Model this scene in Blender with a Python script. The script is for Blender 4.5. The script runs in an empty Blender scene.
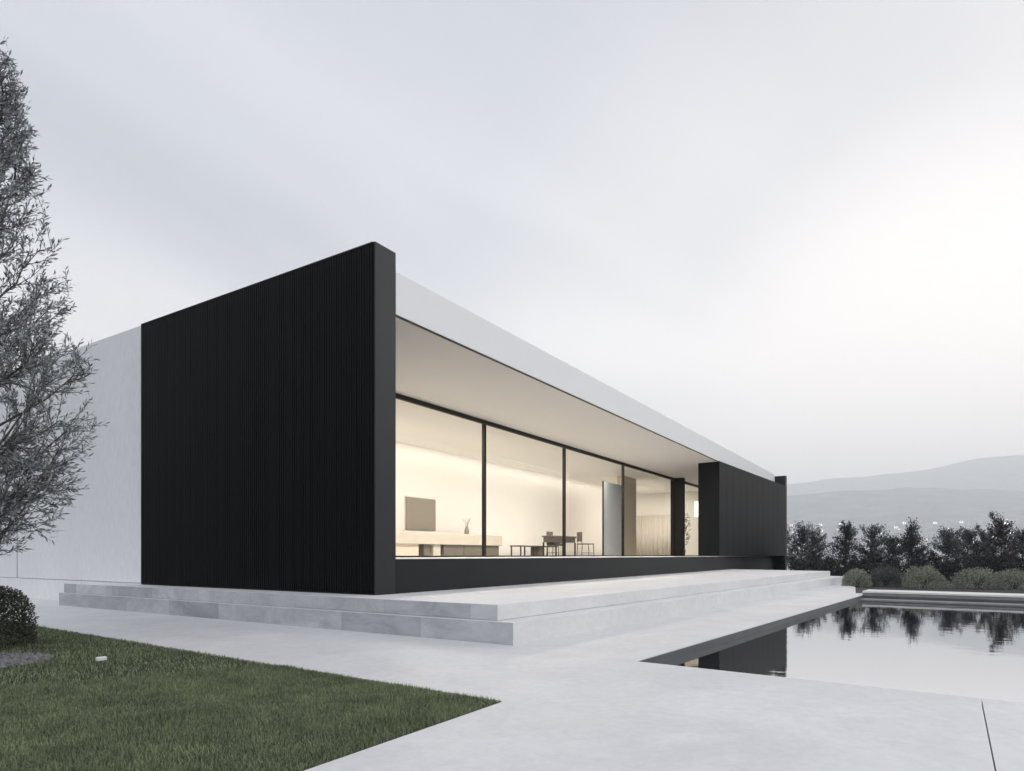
import bpy, bmesh, math, random
import numpy as np
from mathutils import Vector, Matrix
R = math.radians
random.seed(7); rng = np.random.default_rng(7)
scene = bpy.context.scene
COL = scene.collection

# ------------------------------------------------------------------ helpers
class MB:
    """collects polygons, linked as one mesh object"""
    def __init__(s): s.v = []; s.f = []; s.mi = []
    def poly(s, pts, m=0):
        n = len(s.v); s.v += [tuple(p) for p in pts]; s.f.append(tuple(range(n, n+len(pts)))); s.mi.append(m)
    def box(s, a, b, m=0):
        (x0,y0,z0),(x1,y1,z1) = a, b
        s.prism([(x0,y0),(x1,y0),(x1,y1),(x0,y1)], z0, z1, m)
    def prism(s, pts, z0, z1, m=0):
        n = len(s.v); k = len(pts)
        ar = sum(pts[i][0]*pts[(i+1)%k][1]-pts[(i+1)%k][0]*pts[i][1] for i in range(k))
        if ar < 0: pts = pts[::-1]
        s.v += [(p[0],p[1],z0) for p in pts] + [(p[0],p[1],z1) for p in pts]
        s.f.append(tuple(n+i for i in range(k))[::-1]); s.mi.append(m)
        s.f.append(tuple(n+k+i for i in range(k))); s.mi.append(m)
        for i in range(k):
            j = (i+1) % k
            s.f.append((n+i, n+j, n+k+j, n+k+i)); s.mi.append(m)
    def tube(s, pts, rad, seg=5, m=0):
        pts = [Vector(p) for p in pts]; n0 = len(s.v); N = len(pts)
        for i, p in enumerate(pts):
            d = (pts[min(i+1,N-1)] - pts[max(i-1,0)]).normalized()
            a = d.cross(Vector((0,0,1)) if abs(d.z) < .9 else Vector((1,0,0))).normalized(); b = d.cross(a)
            r = rad[i] if isinstance(rad, (list,tuple)) else rad
            for k in range(seg):
                t = 2*math.pi*k/seg
                s.v.append(tuple(p + a*r*math.cos(t) + b*r*math.sin(t)))
        for i in range(N-1):
            for k in range(seg):
                k2 = (k+1) % seg
                s.f.append((n0+i*seg+k, n0+i*seg+k2, n0+(i+1)*seg+k2, n0+(i+1)*seg+k)); s.mi.append(m)
        s.f.append(tuple(n0+k for k in range(seg))[::-1]); s.mi.append(m)
        s.f.append(tuple(n0+(N-1)*seg+k for k in range(seg))); s.mi.append(m)
    def lathe(s, prof, c=(0,0,0), seg=20, m=0):
        n0 = len(s.v)
        for r, z in prof:
            for k in range(seg):
                t = 2*math.pi*k/seg; s.v.append((c[0]+r*math.cos(t), c[1]+r*math.sin(t), c[2]+z))
        for i in range(len(prof)-1):
            for k in range(seg):
                k2 = (k+1) % seg
                s.f.append((n0+i*seg+k, n0+i*seg+k2, n0+(i+1)*seg+k2, n0+(i+1)*seg+k)); s.mi.append(m)
        s.f.append(tuple(n0+k for k in range(seg))[::-1]); s.mi.append(m)
        e = n0+(len(prof)-1)*seg
        s.f.append(tuple(e+k for k in range(seg))); s.mi.append(m)
    def build(s, name, mats, parent=None, bevel=0, smooth=False):
        me = bpy.data.meshes.new(name)
        me.from_pydata(s.v, [], s.f)
        mats = mats if isinstance(mats, (list,tuple)) else [mats]
        for m in mats: me.materials.append(m)
        if len(mats) > 1: me.polygons.foreach_set('material_index', s.mi)
        if smooth: me.polygons.foreach_set('use_smooth', [True]*len(me.polygons))
        me.update()
        return link(name, me, parent, bevel)
def link(name, me, parent=None, bevel=0):
    o = bpy.data.objects.new(name, me); COL.objects.link(o)
    if parent:
        o.parent = parent
        # parts are written in world coordinates (a part's own frame is the world frame)
        o.matrix_parent_inverse = parent.matrix_basis.inverted() if parent.parent is None else Matrix.Identity(4)
    if bevel:
        b = o.modifiers.new('bevel', 'BEVEL'); b.width = bevel; b.segments = 2; b.limit_method = 'ANGLE'; b.angle_limit = R(40)
    return o
def np_mesh(name, V, F, mats, parent=None, mi=None):
    """V (n,3) F (m,k) numpy"""
    me = bpy.data.meshes.new(name); m, k = F.shape
    me.vertices.add(len(V)); me.vertices.foreach_set('co', V.astype(np.float32).ravel())
    me.loops.add(m*k); me.loops.foreach_set('vertex_index', F.astype(np.int32).ravel())
    me.polygons.add(m); me.polygons.foreach_set('loop_start', (np.arange(m)*k).astype(np.int32))
    mats = mats if isinstance(mats, (list,tuple)) else [mats]
    for q in mats: me.materials.append(q)
    if mi is not None: me.polygons.foreach_set('material_index', mi.astype(np.int32))
    me.update(calc_edges=True); me.validate()
    return link(name, me, parent)
def tag(o, label=None, cat=None, group=None, kind=None):
    if label: o['label'] = label
    if cat: o['category'] = cat
    if group: o['group'] = group
    if kind: o['kind'] = kind
    return o
def thing(name, label, cat, loc, group=None, rz=0):
    o = bpy.data.objects.new(name, None); COL.objects.link(o); o.empty_display_size = .2
    o.location = loc; o.rotation_euler.z = rz
    return tag(o, label, cat, group)

# ------------------------------------------------------------------ materials
def mat(name, col, rough=.6, spec=.5, var=.0, scale=3., bump=0., bscale=40., col2=None, metallic=0., stretch=(1,1,1), detail=5, emis=None, estr=0, trans=0):
    m = bpy.data.materials.new(name); m.use_nodes = True; nt = m.node_tree; N = nt.nodes; L = nt.links
    b = N['Principled BSDF']
    b.inputs['Base Color'].default_value = (*col, 1); b.inputs['Roughness'].default_value = rough
    b.inputs['Specular IOR Level'].default_value = spec; b.inputs['Metallic'].default_value = metallic
    tc = N.new('ShaderNodeNewGeometry'); mp = N.new('ShaderNodeMapping'); mp.inputs['Scale'].default_value = stretch
    L.new(tc.outputs['Position'], mp.inputs['Vector'])
    if var or col2:
        n = N.new('ShaderNodeTexNoise'); n.inputs['Scale'].default_value = scale; n.inputs['Detail'].default_value = detail
        n.inputs['Roughness'].default_value = .6
        L.new(mp.outputs[0], n.inputs['Vector'])
        r = N.new('ShaderNodeValToRGB'); c2 = col2 or tuple(c*(1-var) for c in col)
        r.color_ramp.elements[0].position = .34; r.color_ramp.elements[0].color = (*c2, 1)
        r.color_ramp.elements[1].position = .66; r.color_ramp.elements[1].color = (*col, 1)
        L.new(n.outputs['Fac'], r.inputs[0]); L.new(r.outputs[0], b.inputs['Base Color'])
    if bump:
        n2 = N.new('ShaderNodeTexNoise'); n2.inputs['Scale'].default_value = bscale; n2.inputs['Detail'].default_value = 6
        L.new(mp.outputs[0], n2.inputs['Vector'])
        bp = N.new('ShaderNodeBump'); bp.inputs['Strength'].default_value = bump; bp.inputs['Distance'].default_value = .02
        L.new(n2.outputs['Fac'], bp.inputs['Height']); L.new(bp.outputs[0], b.inputs['Normal'])
    if emis:
        b.inputs['Emission Color'].default_value = (*emis, 1); b.inputs['Emission Strength'].default_value = estr
    return m
def leaf_mat(name, ca, cb, rough=.6, tr=.25):
    m = bpy.data.materials.new(name); m.use_nodes = True; nt = m.node_tree; N = nt.nodes; L = nt.links
    b = N['Principled BSDF']; out = N['Material Output']
    g = N.new('ShaderNodeNewGeometry'); r = N.new('ShaderNodeValToRGB')
    r.color_ramp.elements[0].color = (*ca, 1); r.color_ramp.elements[1].color = (*cb, 1)
    L.new(g.outputs['Random Per Island'], r.inputs[0]); L.new(r.outputs[0], b.inputs['Base Color'])
    b.inputs['Roughness'].default_value = rough; b.inputs['Specular IOR Level'].default_value = .3
    t = N.new('ShaderNodeBsdfTranslucent'); L.new(r.outputs[0], t.inputs['Color'])
    mx = N.new('ShaderNodeMixShader'); mx.inputs[0].default_value = tr
    L.new(b.outputs[0], mx.inputs[1]); L.new(t.outputs[0], mx.inputs[2]); L.new(mx.outputs[0], out.inputs[0])
    return m

def concrete(name, ca, cb, cstain, streak=(1,1,1), bump=.12, rough=.75, stain_amt=.5, joints=None):
    m = bpy.data.materials.new(name); m.use_nodes = True; nt = m.node_tree; N = nt.nodes; L = nt.links
    b = N['Principled BSDF']; b.inputs['Roughness'].default_value = rough; b.inputs['Specular IOR Level'].default_value = .35
    g = N.new('ShaderNodeNewGeometry'); mp = N.new('ShaderNodeMapping'); mp.inputs['Scale'].default_value = streak
    L.new(g.outputs['Position'], mp.inputs['Vector'])
    def noise(sc, det, ro=.6, dist=0.):
        n = N.new('ShaderNodeTexNoise'); n.inputs['Scale'].default_value = sc; n.inputs['Detail'].default_value = det
        n.inputs['Roughness'].default_value = ro; n.inputs['Distortion'].default_value = dist
        L.new(mp.outputs[0], n.inputs['Vector']); return n
    def ramp(src, p0, c0, p1, c1):
        r = N.new('ShaderNodeValToRGB'); r.color_ramp.elements[0].position = p0; r.color_ramp.elements[0].color = (*c0,1)
        r.color_ramp.elements[1].position = p1; r.color_ramp.elements[1].color = (*c1,1); L.new(src, r.inputs[0]); return r
    base = ramp(noise(.55, 6, .62, .3).outputs['Fac'], .35, cb, .65, ca)
    st = ramp(noise(1.3, 9, .68, .8).outputs['Fac'], .42, (1,1,1), .66, (0,0,0))
    fine = ramp(noise(14, 8, .75).outputs['Fac'], .3, (.9,.9,.9), .7, (1.03,1.03,1.03))
    mx = N.new('ShaderNodeMixRGB'); mx.blend_type = 'MIX'
    mul = N.new('ShaderNodeMath'); mul.operation = 'MULTIPLY'; mul.inputs[1].default_value = stain_amt
    inv = N.new('ShaderNodeMath'); inv.operation = 'SUBTRACT'; inv.inputs[0].default_value = 1.
    L.new(st.outputs[0], inv.inputs[1]); L.new(inv.outputs[0], mul.inputs[0]); L.new(mul.outputs[0], mx.inputs[0])
    L.new(base.outputs[0], mx.inputs[1]); mx.inputs[2].default_value = (*cstain,1)
    m2 = N.new('ShaderNodeMixRGB'); m2.blend_type = 'MULTIPLY'; m2.inputs[0].default_value = 1
    L.new(mx.outputs[0], m2.inputs[1]); L.new(fine.outputs[0], m2.inputs[2]); L.new(m2.outputs[0], b.inputs['Base Color'])
    if joints:     # long weathered blocks, each of its own tone
        sp = N.new('ShaderNodeSeparateXYZ'); L.new(g.outputs['Position'], sp.inputs[0]); cbx = N.new('ShaderNodeCombineXYZ')
        L.new(sp.outputs['Y'], cbx.inputs[0]); zz_ = N.new('ShaderNodeMath'); zz_.inputs[1].default_value = .156; L.new(sp.outputs['Z'], zz_.inputs[0]); L.new(zz_.outputs[0], cbx.inputs[1])
        bk = N.new('ShaderNodeTexBrick'); bk.inputs['Scale'].default_value = 1; bk.inputs['Brick Width'].default_value = 1.15; bk.inputs['Row Height'].default_value = .2095
        bk.inputs['Mortar Size'].default_value = .0025; bk.inputs['Color1'].default_value = (1,1,1,1); bk.inputs['Color2'].default_value = (.58,.59,.61,1); bk.inputs['Mortar'].default_value = (.62,.62,.63,1)
        L.new(cbx.outputs[0], bk.inputs['Vector']); m3 = N.new('ShaderNodeMixRGB'); m3.blend_type = 'MULTIPLY'; m3.inputs[0].default_value = 1
        L.new(m2.outputs[0], m3.inputs[1]); L.new(bk.outputs[0], m3.inputs[2]); L.new(m3.outputs[0], b.inputs['Base Color'])
    rr = ramp(noise(2.2, 6).outputs['Fac'], .3, (rough-.16,)*3, .7, (rough+.1,)*3); L.new(rr.outputs[0], b.inputs['Roughness'])
    bp = N.new('ShaderNodeBump'); bp.inputs['Strength'].default_value = bump; bp.inputs['Distance'].default_value = .01
    L.new(noise(30, 8, .7).outputs['Fac'], bp.inputs['Height']); L.new(bp.outputs[0], b.inputs['Normal'])
    return m

M_pave = concrete('pale_concrete_paving', (.80,.79,.78), (.72,.713,.71), (.61,.605,.605), (1,1,1), .10, .6, .45)
M_terr = concrete('pale_stone_terrace', (.82,.81,.80), (.75,.742,.738), (.68,.675,.672), (.7,1,1), .10, .6, .4)
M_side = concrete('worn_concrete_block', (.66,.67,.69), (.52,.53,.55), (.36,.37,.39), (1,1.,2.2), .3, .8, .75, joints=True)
M_wallw = concrete('white_render_wall', (.83,.835,.845), (.78,.785,.80), (.77,.775,.785), (1,1,.35), .05, .8, .2)
M_fascia = mat('white_fascia_panel', (.88,.88,.87), .6, .4, var=.012, scale=.5)
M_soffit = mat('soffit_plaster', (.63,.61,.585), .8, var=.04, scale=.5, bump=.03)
M_panel = mat('matt_black_panel', (.0068,.0082,.0098), .62, .14, var=.25, scale=1.2, bump=.03, bscale=9, stretch=(1,1,.2))
M_black = mat('black_painted_metal', (.0125,.0145,.0172), .5, .38, var=.22, scale=1.6, bump=.05, bscale=9, stretch=(1,1,.12))
M_rib = mat('black_ribbed_cladding', (.0040,.0046,.0060), .55, .14, var=.5, scale=2.2, bump=.04, bscale=20, stretch=(1,3,.07))
M_plinth = mat('dark_grey_plinth', (.0095,.011,.0122), .55, .25, var=.2, scale=1.4, bump=.05)
M_frame = mat('dark_bronze_frame', (.012,.0105,.009), .5, .28)
M_floor = mat('pale_stone_floor', (.80,.785,.755), .38, .5, var=.06, scale=.8)
M_int = mat('warm_white_plaster', (.86,.84,.80), .85, var=.025, scale=.6)
M_taupe = mat('taupe_canvas', (.30,.265,.22), .85, var=.08, scale=8)
M_cream = mat('cream_stone', (.62,.57,.49), .5, var=.06, scale=4)
M_oakd = mat('greyed_oak', (.20,.17,.135), .6, var=.25, scale=5, stretch=(1,1,9), bump=.1)
M_beigep = mat('beige_wood_panel', (.74,.64,.52), .55, var=.12, scale=3, stretch=(6,6,.4))
M_grey = mat('blue_grey_panel', (.66,.71,.76), .55, .5, var=.06, scale=1)
M_dark = mat('dark_metal', (.05,.047,.043), .45)
M_brown = mat('brown_leather', (.12,.10,.083), .5)
M_curtain = mat('sheer_curtain', (.72,.68,.62), .9)
M_soil = mat('dark_soil', (.05,.045,.04), .95, var=.5, scale=6, bump=.8, bscale=25)
M_lawnb = mat('lawn_soil', (.045,.055,.03), .95, var=.5, scale=18, bump=.8, bscale=60)
M_basin = mat('charcoal_pool_lining', (.10,.105,.112), .6, var=.25, scale=2)
M_coping = concrete('grey_pool_coping', (.34,.345,.355), (.27,.275,.285), (.2,.205,.21), (1,1,1), .2, .6, .5)
M_bark = mat('grey_olive_bark', (.13,.12,.11), .9, var=.5, scale=14, stretch=(1,1,.3), bump=.8, bscale=30)
M_barkd = mat('dark_bark', (.045,.04,.038), .9, var=.4, scale=12, bump=.6)
M_olive = leaf_mat('olive_leaf', (.12,.135,.145), (.48,.50,.50), .5, .12)
M_tree = [leaf_mat('dark_tree_leaf', (.034,.041,.048), (.115,.13,.14), .6, .15),
          leaf_mat('slate_tree_leaf', (.045,.053,.060), (.17,.185,.195), .6, .15),
          leaf_mat('brownish_tree_leaf', (.042,.040,.042), (.14,.128,.122), .6, .15)]
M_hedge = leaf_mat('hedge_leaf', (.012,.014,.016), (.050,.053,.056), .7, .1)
M_sage = leaf_mat('sage_bush_leaf', (.135,.145,.118), (.44,.46,.37), .7, .2)
M_dbush = leaf_mat('dark_bush_leaf', (.045,.05,.05), (.17,.175,.165), .7, .2)
M_shrub = leaf_mat('clipped_shrub_leaf', (.030,.036,.026), (.14,.155,.11), .5, .12)
M_grass = leaf_mat('grass_blade', (.115,.15,.082), (.36,.42,.25), .6, .2)
_n = M_grass.node_tree.nodes; _l = M_grass.node_tree.links
_g = _n.new('ShaderNodeNewGeometry'); _t = _n.new('ShaderNodeTexNoise'); _t.inputs['Scale'].default_value = 2.6; _t.inputs['Detail'].default_value = 7; _t.inputs['Roughness'].default_value = .7
_l.new(_g.outputs['Position'], _t.inputs['Vector']); _r = _n.new('ShaderNodeValToRGB'); _r.color_ramp.elements[0].position = .36; _r.color_ramp.elements[0].color = (.62,.58,.55,1)
_r.color_ramp.elements[1].position = .64; _r.color_ramp.elements[1].color = (1.12,1.1,1.05,1); _l.new(_t.outputs['Fac'], _r.inputs[0])
_m = _n.new('ShaderNodeMixRGB'); _m.blend_type = 'MULTIPLY'; _m.inputs[0].default_value = 1
_src = [l for l in _l if l.to_socket.name == 'Base Color'][0].from_socket; _l.new(_src, _m.inputs[1]); _l.new(_r.outputs[0], _m.inputs[2])
_l.new(_m.outputs[0], _n['Principled BSDF'].inputs['Base Color'])
M_plantg = leaf_mat('house_plant_leaf', (.10,.12,.07), (.26,.28,.18), .5, .2)
M_stone = mat('grey_gravel', (.30,.30,.31), .85, var=.7, scale=22)
M_white = mat('white_enamel', (.82,.82,.80), .4)
M_townw = mat('pale_house_wall', (.62,.61,.60), .8)
M_townr = mat('grey_house_roof', (.20,.19,.19), .8)
M_townl = mat('lit_window', (.8,.75,.65), .5, emis=(1.,.93,.82), estr=9.)

def glass_mat(name, tint, f0=.03):
    m = bpy.data.materials.new(name); m.use_nodes = True; nt = m.node_tree; N = nt.nodes; L = nt.links
    N.remove(N['Principled BSDF']); out = N['Material Output']
    t = N.new('ShaderNodeBsdfTransparent'); t.inputs[0].default_value = (*tint,1)
    g = N.new('ShaderNodeBsdfGlossy'); g.inputs['Roughness'].default_value = .0; g.inputs[0].default_value = (1,1,1,1)
    fr = N.new('ShaderNodeFresnel'); fr.inputs['IOR'].default_value = 1.35
    mx = N.new('ShaderNodeMixShader'); L.new(fr.outputs[0], mx.inputs[0]); L.new(t.outputs[0], mx.inputs[1]); L.new(g.outputs[0], mx.inputs[2])
    L.new(mx.outputs[0], out.inputs[0]); return m
M_glass = glass_mat('window_glass', (.96,.965,.955))

# water: dark still pool, almost a mirror at this low angle
M_water = bpy.data.materials.new('still_pool_water'); M_water.use_nodes = True
nt = M_water.node_tree; N = nt.nodes; L = nt.links; N.remove(N['Principled BSDF'])
dif = N.new('ShaderNodeBsdfDiffuse'); dif.inputs[0].default_value = (.012,.016,.020,1)
gl = N.new('ShaderNodeBsdfGlossy'); gl.inputs[0].default_value = (.96,.96,.97,1); gl.inputs['Roughness'].default_value = .03
lw = N.new('ShaderNodeLayerWeight'); lw.inputs[0].default_value = .5; fr = N.new('ShaderNodeMapRange'); L.new(lw.outputs['Facing'], fr.inputs[0]); fr.inputs[1].default_value = .3; fr.inputs[2].default_value = .78; fr.inputs[3].default_value = .35; fr.inputs[4].default_value = .85
geo = N.new('ShaderNodeNewGeometry'); mp = N.new('ShaderNodeMapping'); mp.inputs['Scale'].default_value = (1.,1.,1.)
nz = N.new('ShaderNodeTexNoise'); nz.inputs['Scale'].default_value = 5.; nz.inputs['Detail'].default_value = 3
bp = N.new('ShaderNodeBump'); bp.inputs['Strength'].default_value = .22; bp.inputs['Distance'].default_value = .004
L.new(geo.outputs['Position'], mp.inputs[0]); L.new(mp.outputs[0], nz.inputs['Vector']); L.new(nz.outputs['Fac'], bp.inputs['Height'])
L.new(bp.outputs[0], gl.inputs['Normal'])
mx = N.new('ShaderNodeMixShader'); L.new(fr.outputs[0], mx.inputs[0]); L.new(dif.outputs[0], mx.inputs[1]); L.new(gl.outputs[0], mx.inputs[2])
L.new(mx.outputs[0], N['Material Output'].inputs[0])

# ------------------------------------------------------------------ camera and light
CX, CY, CZ = -5.61, -5.50, .475
F0 = Vector((.843, .537, 0)).normalized(); R0 = Vector((.537, -.843, 0)).normalized()
cam = bpy.data.cameras.new('camera'); cam.sensor_width = 36; cam.lens = 648/1024*36
cam.shift_y = 169.5/1024; cam.clip_start = .05; cam.clip_end = 40000
co = bpy.data.objects.new('camera', cam); COL.objects.link(co); co.location = (CX, CY, CZ)
co.rotation_euler = (R(90), 0, math.atan2(.537,.843)-R(90)); scene.camera = co

SUN_AZ = R(-28); SUN_EL = R(20)     # a veiled evening sun beyond the right edge of the frame
sd = Vector((math.cos(SUN_AZ)*math.cos(SUN_EL), math.sin(SUN_AZ)*math.cos(SUN_EL), math.sin(SUN_EL)))
sl = bpy.data.lights.new('sun', 'SUN'); sl.energy = .7; sl.angle = R(25); sl.color = (1,.95,.90)
so = bpy.data.objects.new('sun', sl); COL.objects.link(so); so.rotation_euler = (-sd).to_track_quat('-Z','Y').to_euler()

w = bpy.data.worlds.new('World'); scene.world = w; w.use_nodes = True
nt = w.node_tree; N = nt.nodes; L = nt.links; N.clear()
out = N.new('ShaderNodeOutputWorld')
sky = N.new('ShaderNodeTexSky'); sky.sky_type = 'NISHITA'; sky.sun_disc = False; sky.sun_elevation = SUN_EL
sky.sun_rotation = R(90) - SUN_AZ; sky.air_density = 1.; sky.dust_density = 3.
b1 = N.new('ShaderNodeBackground'); b1.inputs[1].default_value = .10; L.new(sky.outputs[0], b1.inputs[0])
tc = N.new('ShaderNodeTexCoord'); sx = N.new('ShaderNodeSeparateXYZ'); L.new(tc.outputs['Generated'], sx.inputs[0])
def mth(op, a, b=None, clamp=False):
    n = N.new('ShaderNodeMath'); n.operation = op; n.use_clamp = clamp
    for i, q in enumerate((a, b)):
        if q is None: continue
        if isinstance(q, (int,float)): n.inputs[i].default_value = q
        else: L.new(q, n.inputs[i])
    return n.outputs[0]
def rmp(src, els, interp='EASE'):
    r = N.new('ShaderNodeValToRGB'); r.color_ramp.interpolation = interp
    while len(r.color_ramp.elements) < len(els): r.color_ramp.elements.new(.5)
    for e, (p, c) in zip(r.color_ramp.elements, els): e.position = p; e.color = (*c, 1)
    L.new(src, r.inputs[0]); return r.outputs[0]
zc = mth('MAXIMUM', sx.outputs['Z'], 0.)
# cloud deck colour by height above the horizon
deck = rmp(zc, [(0., (1.42,1.25,1.18)), (.12, (1.22,1.12,1.08)), (.25, (.875,.87,.875)), (.45, (.61,.635,.675)), (1., (.46,.485,.55))])
# brightening around the veiled sun (a direction a little above the right-hand hills)
gd = N.new('ShaderNodeVectorMath'); gd.operation = 'DOT_PRODUCT'
nv = N.new('ShaderNodeVectorMath'); nv.operation = 'NORMALIZE'; L.new(tc.outputs['Generated'], nv.inputs[0]); L.new(nv.outputs[0], gd.inputs[0])
gdir = Vector((1.206, -.02, .27)).normalized(); gd.inputs[1].default_value = gdir
glow = rmp(gd.outputs['Value'], [(.78,(0,0,0)), (.94,(.35,.35,.35)), (1.,(1,1,1))])
# streaky cloud projected on a flat layer
px = mth('DIVIDE', sx.outputs['X'], mth('ADD', zc, .12)); py = mth('DIVIDE', sx.outputs['Y'], mth('ADD', zc, .12))
cb = N.new('ShaderNodeCombineXYZ'); L.new(px, cb.inputs[0]); L.new(py, cb.inputs[1])
mp = N.new('ShaderNodeMapping'); mp.inputs['Scale'].default_value = (.30,.85,1); mp.inputs['Rotation'].default_value = (0,0,R(35)); mp.inputs['Location'].default_value = (3.1,1.7,0); L.new(cb.outputs[0], mp.inputs[0])
n1 = N.new('ShaderNodeTexNoise'); n1.inputs['Scale'].default_value = .9; n1.inputs['Detail'].default_value = 5; n1.inputs['Roughness'].default_value = .52; n1.inputs['Distortion'].default_value = .5
L.new(mp.outputs[0], n1.inputs['Vector'])
cl = rmp(n1.outputs['Fac'], [(.34,(.78,.79,.82)), (.5,(.96,.96,.968)), (.66,(1.16,1.145,1.13))])
m1 = N.new('ShaderNodeMixRGB'); m1.blend_type = 'MULTIPLY'; m1.inputs[0].default_value = 1; L.new(deck, m1.inputs[1]); L.new(cl, m1.inputs[2])
m2 = N.new('ShaderNodeMixRGB'); m2.blend_type = 'MIX'; L.new(mth('MULTIPLY', glow, .85), m2.inputs[0]); L.new(m1.outputs[0], m2.inputs[1]); m2.inputs[2].default_value = (1.19,1.10,1.04,1)
# fill light added: unseen sky behind the camera brightened for white wall and fascia
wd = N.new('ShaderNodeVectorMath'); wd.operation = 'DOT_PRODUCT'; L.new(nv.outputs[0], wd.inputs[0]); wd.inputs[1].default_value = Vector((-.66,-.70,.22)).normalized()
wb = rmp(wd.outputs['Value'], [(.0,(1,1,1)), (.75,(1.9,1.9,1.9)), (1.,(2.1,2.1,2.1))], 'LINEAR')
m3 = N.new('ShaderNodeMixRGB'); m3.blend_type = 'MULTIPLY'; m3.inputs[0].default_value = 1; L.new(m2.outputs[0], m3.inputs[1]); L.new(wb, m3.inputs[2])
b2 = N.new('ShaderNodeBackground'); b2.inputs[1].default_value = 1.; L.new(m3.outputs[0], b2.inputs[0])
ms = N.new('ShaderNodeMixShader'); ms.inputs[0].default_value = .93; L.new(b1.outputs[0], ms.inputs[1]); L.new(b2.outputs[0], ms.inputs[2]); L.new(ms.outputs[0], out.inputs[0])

vs = scene.view_settings; vs.view_transform = 'Standard'; vs.look = 'None'; vs.exposure = 0.33; vs.gamma = 1; vs.use_curve_mapping = False
scene.render.engine = 'CYCLES'; cy = scene.cycles; cy.use_denoising = True; cy.max_bounces = 10; cy.diffuse_bounces = 5; cy.transparent_max_bounces = 24
cy.caustics_reflective = False; cy.caustics_refractive = False; cy.sample_clamp_indirect = 6; cy.volume_bounces = 5

# ------------------------------------------------------------------ the lie of the land
GZ = -.365                                  # paving level; the house terrace is z = 0
PU = Vector((.997,-.078)); PV = Vector((-.078,-.997)); P0 = Vector((-.76,-3.58))
def pool(u, v): q = P0 + PU*u + PV*v; return (q.x, q.y)
PL, PW = 10.5, 9.0

def smooth(a, b, x): t = np.clip((x-a)/(b-a), 0, 1); return t*t*(3-2*t)
def vnoise(x, y, s=0):
    return (np.sin(x*1.0+1.3*s)*np.cos(y*1.3+2.1*s)+.5*np.sin(x*2.3+y*1.7+s)+.25*np.sin(x*5.1-y*4.3+2*s)+.12*np.sin(x*11.3+y*9.1+3*s))/1.87
def ridge(az, pts):
    a = np.array([p[0] for p in pts]); h = np.array([p[1] for p in pts]); return np.interp(az, a, h)
def land(x, y):
    r = np.hypot(x, y); az = np.degrees(np.arctan2(y, x))
    h = np.full_like(r, -.44)
    h = h - 3*smooth(30, 90, r) - 42*smooth(70, 900, r)
    # inhabited slope, then two ranges of hills
    slope = 175*smooth(1300, 2900, r) + vnoise(x/260, y/260, 2)*14*smooth(1300, 2000, r)
    r1 = ridge(az, [(-180,110),(-60,120),(-20,110),(-8,130),(-5.8,142),(-3.5,160),(2,172),(5,178),(8,172),(14,160),(40,130),(180,110)])
    h1 = (r1 + vnoise(az/2.0, r/900, 1)*7)*np.exp(-((r-3500)/520)**2)
    r2 = ridge(az, [(-180,350),(-60,450),(-20,560),(-8,605),(-5.5,600),(-3.5,590),(-2.2,570),(-1.2,548),(0,540),(4.5,508),(9,470),(14,400),(60,350),(180,350)])
    h2 = (r2 + vnoise(az/1.6, r/1500, 5)*9)*np.exp(-((r-6000)/800)**2)
    h = h + slope + h1 + h2
    # scooped out below the pool basin
    u = (x-P0.x)*PU.x + (y-P0.y)*PU.y; v = (x-P0.x)*PV.x + (y-P0.y)*PV.y
    inside = (u > -.6) & (u < PL+.6) & (v > -.6) & (v < PW+.6)
    return np.where(inside, -2.3, h)
na = 900; radii = np.concatenate([np.arange(.5, 34, .55), np.geomspace(34.5, 7300, 150)])
azs = np.linspace(0, 2*np.pi, na, endpoint=False)
X = np.concatenate([[0], np.outer(radii, np.cos(azs)).ravel()]); Y = np.concatenate([[0], np.outer(radii, np.sin(azs)).ravel()])
V = np.stack([X, Y, land(X, Y)], 1)
V[0,2] = -.44
nr = len(radii); idx = np.arange(nr*na).reshape(nr, na) + 1
a = idx[:-1]; b = np.roll(idx, -1, 1)[:-1]; c = np.roll(idx, -1, 1)[1:]; d = idx[1:]
Fq = np.stack([a, d, c, b], -1).reshape(-1, 4)
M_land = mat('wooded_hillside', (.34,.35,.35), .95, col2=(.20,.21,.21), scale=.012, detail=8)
g = np_mesh('terrain', V, Fq, M_land); tag(g, kind='structure')
for p in g.data.polygons[:0]: pass
g.data.polygons.foreach_set('use_smooth', [True]*len(g.data.polygons))
cap = MB(); cap.poly([(radii[0]*math.cos(t), radii[0]*math.sin(t), -.435) for t in np.linspace(0, 2*np.pi, 24, endpoint=False)])

# planting bed soil behind the pool
so_ = MB()
cuR = pool(PL+.8, PW+3); bedz = -.39
so_.poly([(17.2,0.,bedz),(16.5,-3.3,bedz),(13.5,-3.97,bedz),(*pool(PL+.8,-.25),bedz),(*pool(PL+.8,PW+3),bedz),(30,-16,bedz),(31,12,bedz),(23.9,12,bedz),(23.9,-.7,bedz),(23,0,bedz)])
tag(so_.build('planting_bed', M_soil), kind='structure')

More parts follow.
